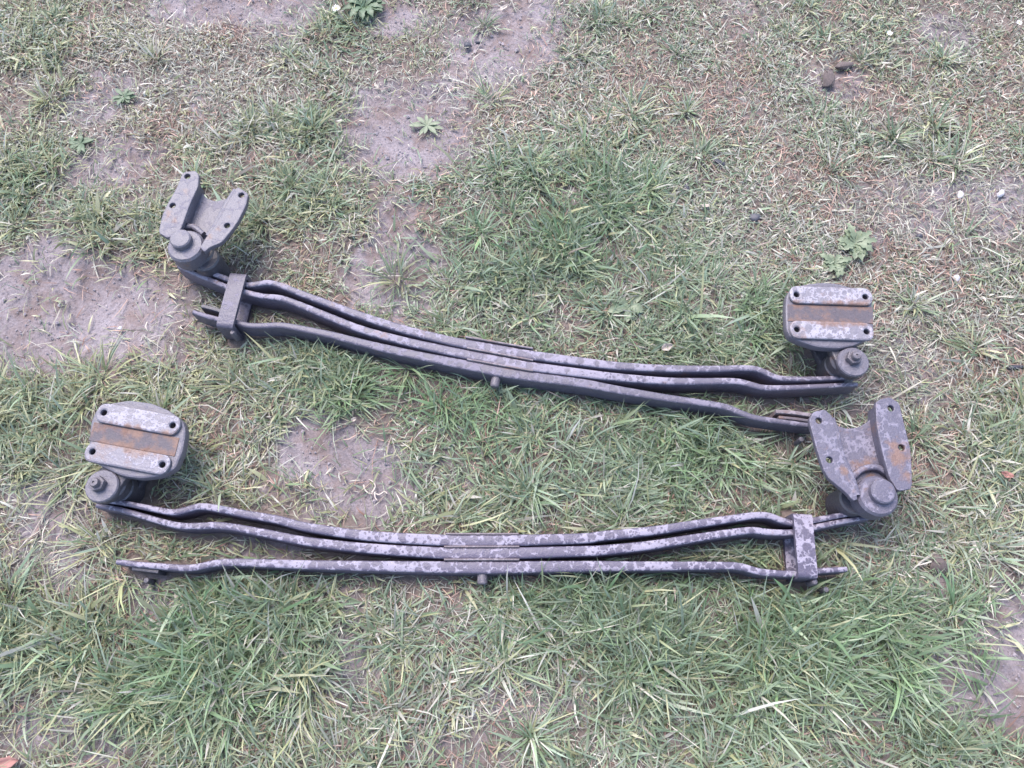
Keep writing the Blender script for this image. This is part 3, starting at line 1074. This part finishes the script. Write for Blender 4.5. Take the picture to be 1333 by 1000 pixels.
    br = pick(m, [1, 1, 1], BROWN)
    gr = pick(m, [1] * 6, GREENS)
    tone = fbm(x, y, .13, 95, 2)
    u = rng.random(m)
    c = np.where((u < np.clip((tone - .38) * 2.2, .12, .7))[:, None], br, c)
    c = np.where((rng.random(m) < .30)[:, None], gr * .5 + c * .5, c)
    c = c * rng.uniform(.55, 1.1, m)[:, None]
    ln = np.clip(rng.lognormal(math.log(.026), .45, m), .008, .09) * np.clip(1.2 - .25 * y, .7, 1.2)
    wd = np.clip(rng.lognormal(math.log(.0017), .3, m), .0008, .0036)
    q = blades('dry_straw', x, y, rng.uniform(0, 2 * math.pi, m), ln, rng.uniform(1.0, 1.5, m), rng.uniform(1.4, 1.8, m), wd, c, c, M['straw'],
               'dry straw and dead clippings lying flat among the grass', .5, 2, .002)
    print('BLADES', a, q)

lawn()

# soil crumbs on the bare patches
def crumbs():
    n = 110000
    x = rng.uniform(X0, X1, n); y = rng.uniform(Y0, Y1, n)
    k = visible(x, y)
    x, y = x[k], y[k]
    b, l, d = fields(x, y)
    k = rng.random(len(x)) < np.clip(b, .02, 1) ** 1.5 * .7
    x, y = x[k], y[k]
    bad = hits(x, y, np.full(len(x), .008))
    x, y = x[~bad], y[~bad]
    m = len(x)
    s = np.clip(rng.lognormal(math.log(.0014), .55, m), .0006, .006)
    oc = np.array([(1, 0, 0), (0, 1, 0), (-1, 0, 0), (0, -1, 0), (0, 0, .7), (0, 0, -.7)])
    co = oc[None] * (1 + rng.normal(0, .25, (m, 6, 3))) * s[:, None, None]
    a = rng.uniform(0, 6.28, m)
    ca, sa = np.cos(a)[:, None], np.sin(a)[:, None]
    X = co[..., 0] * ca - co[..., 1] * sa + x[:, None]
    Y = co[..., 0] * sa + co[..., 1] * ca + y[:, None]
    Z = co[..., 2] + (gh(x, y) - .004 + s * .3)[:, None]
    f = np.array([(0, 1, 4), (1, 2, 4), (2, 3, 4), (3, 0, 4), (1, 0, 5), (2, 1, 5), (3, 2, 5), (0, 3, 5)])
    faces = ((np.arange(m) * 6)[:, None, None] + f[None]).reshape(-1, 3)
    me = bpy.data.meshes.new('soil_crumbs')
    fill_mesh(me, np.stack([X, Y, Z], -1).reshape(-1, 3), faces)
    me.shade_flat()
    o = mesh_obj('soil_crumbs', me, M['crumb'], smooth=0)
    tag(o, 'loose crumbs of pinkish grey soil on the bare patches', None, None, 'stuff')

crumbs()

# ------------------------------------------------------------------ small things on the lawn
def ground_at(px, py):
    x, y, _ = at(px, py, 0)
    return x, y, float(gh(np.array(x), np.array(y)))

def lump(name, px, py, size, flat, mat, label, cat, seed, group=None, lift=.3, sub=1):
    x, y, z = ground_at(px, py)
    rr = random.Random(seed)
    bm = bmesh.new()
    for _ in range(26):
        v = [rr.gauss(0, 1) for _ in range(3)]
        l = math.sqrt(sum(c * c for c in v))
        k = rr.uniform(.75, 1.1)
        bm.verts.new((v[0] / l * size[0] * k, v[1] / l * size[1] * k, v[2] / l * flat * k))
    r = bmesh.ops.convex_hull(bm, input=bm.verts)
    bmesh.ops.delete(bm, geom=[v for v in bm.verts if not v.link_faces], context='VERTS')
    bmesh.ops.bevel(bm, geom=list(bm.edges), offset=min(size) * .07, segments=1, affect='EDGES')
    me = bm_mesh(name, bm)
    o = mesh_obj(name, me, mat, smooth=40)
    o.location = (x, y, z + flat * lift + .003)
    o.rotation_euler = (rr.uniform(-.2, .2), rr.uniform(-.2, .2), rr.uniform(0, 6))
    tag(o, label, cat, group)
    return o

lump('bark_chip', 609, 59, (.014, .010), .008, M['chip'], 'dark chip lying on bare soil with a smaller crumb beside it', 'chip', 1)
lump('bark_chip', 623, 55, (.009, .005), .005, M['chip'], 'small dark crumb beside the chip on bare soil', 'chip', 2)
lump('bark_chip', 935, 213, (.024, .009), .006, M['chip'], 'long thin black chip lying in the dull dry grass', 'chip', 3)
lump('bark_chip', 980, 286, (.020, .013), .007, M['chip'], 'broad dark chip at the edge of the pinkish straw', 'chip', 4)
lump('bark_chip', 1196, 309, (.008, .007), .006, M['chip'], 'small round dark chip below the patch of pale straw', 'chip', 5)
lump('bark_chip', 893, 245, (.013, .009), .006, M['chip'], 'dark chip beside a pale leaf scrap in the dry grass', 'chip', 6)
lump('bark_chip', 1326, 476, (.022, .007), .006, M['chip'], 'thin dark chip in the straw right of the brown pad', 'chip', 7)
lump('white_stone', 1245, 361, (.009, .010), .008, M['white_stone'], 'rounded white stone alone on the straw', 'stone', 8)
lump('white_stone', 1249, 254, (.013, .008), .007, M['white_stone'], 'larger whitish stone on bare soil beside straw', 'stone', 9)
lump('white_stone', 1301, 254, (.012, .009), .007, M['white_stone'], 'whitish stone lying apart on the thin grass', 'stone', 10)
lump('white_stone', 156, 427, (.006, .005), .005, M['white_stone'], 'tiny white stone on the bare soil patch by the clip', 'stone', 12)
lump('soil_clod', 1078, 103, (.026, .020), .014, M['clod'], 'dark crumbly soil clod in the dry grass', 'clod', 13)
lump('soil_clod', 1100, 84, (.030, .014), .011, M['clod'], 'flatter dark soil clod next to the crumbly one', 'clod', 14)
lump('soil_clod', 1222, 736, (.026, .018), .012, M['clod'], 'dark soil clod in the grass near the clip end', 'clod', 15)

def scrap(px, py, ln, wd, mat, label, rot, curl, seed, z=.012, cat='dead leaf'):
    x, y, g = ground_at(px, py)
    rr = random.Random(seed)
    nu, nv = 9, 5
    vs_, fs = [], []
    for i in range(nu):
        u = i / (nu - 1)
        wv = wd * math.sin(math.pi * min(max(u * .94 + .03, 0), 1)) ** .7
        for j in range(nv):
            v = j / (nv - 1) - .5
            vs_.append(((u - .5) * ln, v * wv * (1 + rr.uniform(-.15, .15)), curl * (v * v * 4 + (u - .5) ** 2 * 3) * wd + rr.uniform(-.0012, .0012)))
    for i in range(nu - 1):
        for j in range(nv - 1):
            a = i * nv + j
            fs.append((a, a + 1, a + nv + 1, a + nv))
    me = rawmesh('dead_leaf', vs_, fs)
    o = mesh_obj('dead_leaf', me, mat, smooth=80)
    md = o.modifiers.new('thickness', 'SOLIDIFY')
    md.thickness = .0006
    o.location = (x, y, g + z)
    o.rotation_euler = (rr.uniform(-.3, .3), rr.uniform(-.3, .3), rot)
    tag(o, label, cat)

scrap(866, 457, .024, .016, M['dead_leaf'], 'crumpled pale leaf scrap in the grass behind the far spring', .3, .4, 1, .025)
scrap(916, 272, .022, .010, M['dead_leaf'], 'small pale leaf scrap beside a dark chip', .1, .3, 2)
scrap(463, 549, .012, .008, M['dead_leaf'], 'tiny pale leaf scrap on thin grass between the springs', .5, .4, 3)
scrap(1306, 621, .022, .014, M['red_leaf'], 'reddish dead leaf in the grass right of the forked bracket', -.5, .4, 4, .022)
scrap(14, 992, .05, .02, M['red_leaf'], 'reddish brown dead leaf at the edge of the bare corner', .2, .3, 5)
scrap(655, 13, .035, .009, M['dead_leaf'], 'long pale leaf scrap on the bare soil strip', .5, .3, 6)

# withered plant tangle on the bare soil between the springs
def tangle(px, py):
    x, y, g = ground_at(px, py)
    root = bpy.data.objects.new('withered_stalk', None)
    root.location = (x, y, g)
    root.empty_display_size = .02
    COL.objects.link(root)
    tag(root, 'curled pale withered stalk on bare soil between the springs', 'dead plant')
    for k, pts in enumerate(([(-.022, .012), (-.017, .0), (-.006, -.006), (.004, -.002)], [(.0, -.004), (.01, -.008), (.02, -.002), (.026, -.006)],
                             [(-.004, -.004), (.002, .008), (-.004, .018), (-.012, .022)], [(.002, -.003), (.003, -.014), (.008, -.02)])):
        p = smooth_path(pts, .002)
        me = bar('stalk', p, lambda s: .0032 * (1.15 - s * .6), .002 + .001 * k, .005 + .0011 * k, .0012)
        mesh_obj('stalk', me, M['dead_leaf'], root, smooth=40)

tangle(488, 640)

# broad-leaved weeds
def weed(name, px, py, n, ln, wd, mat, label, seed, rise=.35, lobes=0.0):
    x, y, g = ground_at(px, py)
    root = bpy.data.objects.new(name, None)
    root.location = (x, y, g)
    root.empty_display_size = .02
    COL.objects.link(root)
    tag(root, label, 'weed')
    rr = random.Random(seed)
    nu = 12
    for k in range(n):
        a = k * 2.39996 + rr.uniform(-.3, .3)
        L = ln * rr.uniform(.65, 1.1)
        W = wd * rr.uniform(.8, 1.15)
        el = rise * rr.uniform(.5, 1.4)
        vs_, fs = [], []
        for i in range(nu):
            u = i / (nu - 1)
            wv = W * (max(0, math.sin(math.pi * (u ** 1.35))) ** .8) * (1 + lobes * math.sin(u * 22 + k)) + .0010 * (1 - u)
            r_ = L * u
            zz = .004 + L * (el * u - el * .75 * u * u) + .002 * (k % 3)
            for v in (-.5, 0, .5):
                q = wv * v
                vs_.append((r_ * math.cos(a) - q * math.sin(a), r_ * math.sin(a) + q * math.cos(a), zz + abs(v) * wv * .35))
        for i in range(nu - 1):
            for j in range(2):
                s = i * 3 + j
                fs.append((s, s + 1, s + 4, s + 3))
        mesh_obj('leaf', rawmesh('leaf', vs_, fs), mat, root, smooth=60)

weed('rosette_weed', 556, 166, 11, .040, .010, M['weed_pale'], 'pale star-shaped rosette weed on the bare soil', 1, .25)
weed('rosette_weed', 105, 188, 13, .030, .010, M['weed'], 'broad-leaved dark weed on bare soil behind the left forked bracket', 2, .4)
weed('rosette_weed', 163, 128, 15, .029, .009, M['weed'], 'broad-leaved weed in the thin browned grass', 3, .4, .2)
weed('clover_weed', 1112, 318, 26, .046, .014, M['weed_pale'], 'leafy lobed pale green weed behind the brown pad', 4, .6, .45)
weed('clover_weed', 1085, 345, 16, .036, .012, M['weed_pale'], 'smaller lobed green weed close behind the brown pad', 5, .6, .45)
weed('clover_weed', 475, 10, 32, .055, .015, M['weed'], 'bushy dark green weed with white flowers beside it', 6, .8, .3)
weed('plantain', 818, 402, 6, .045, .020, M['weed_pale'], 'flat broad-leaved plant in the grass behind the far spring', 7, .5)
weed('plantain', 922, 852, 5, .035, .018, M['weed'], 'small flat-leaved plant in the lush grass before the near spring', 8, .5)

def flower(px, py, label, seed, r=.008, h=.035):
    x, y, g = ground_at(px, py)
    rr = random.Random(seed)
    root = bpy.data.objects.new('white_flower', None)
    root.location = (x, y, g)
    root.empty_display_size = .02
    COL.objects.link(root)
    tag(root, label, 'flower', 'white flowers in the lawn')
    mesh_obj('stem', lathe('stem', 0, 0, [(.0011, 0), (.0009, h)], 8), M['weed'], root)
    mesh_obj('flower_head', lathe('flower_head', 0, 0, [(.0001, h - .001), (r * .36, h), (r * .33, h + .002), (.0001, h + .003)], 12), M['pollen'], root)
    for k in range(11):
        a = k * 2 * math.pi / 11 + rr.uniform(-.1, .1)
        c, s = math.cos(a), math.sin(a)
        L = r * rr.uniform(.9, 1.15)
        vs_ = []
        for (u, v) in ((.25, .06), (.6, .18), (.92, .13), (1.0, 0), (.92, -.13), (.6, -.18), (.25, -.06)):
            vs_.append((L * (u * c - v * s), L * (u * s + v * c), h + .0012 + .0015 * u))
        mesh_obj('petal', rawmesh('petal', vs_, [tuple(range(7))]), M['petal'], root, smooth=0)

for i, (px, py) in enumerate([(446, 6), (441, 24), (1152, 54), (1317, 42)]):
    flower(px, py, ['white flower among the bushy dark weed', 'lower white flower just in front of the bushy dark weed', 'white flower in dull grass by the dark clods',
                    'white flower beside the bare strip of soil'][i], i, .010 if i < 2 else .007)
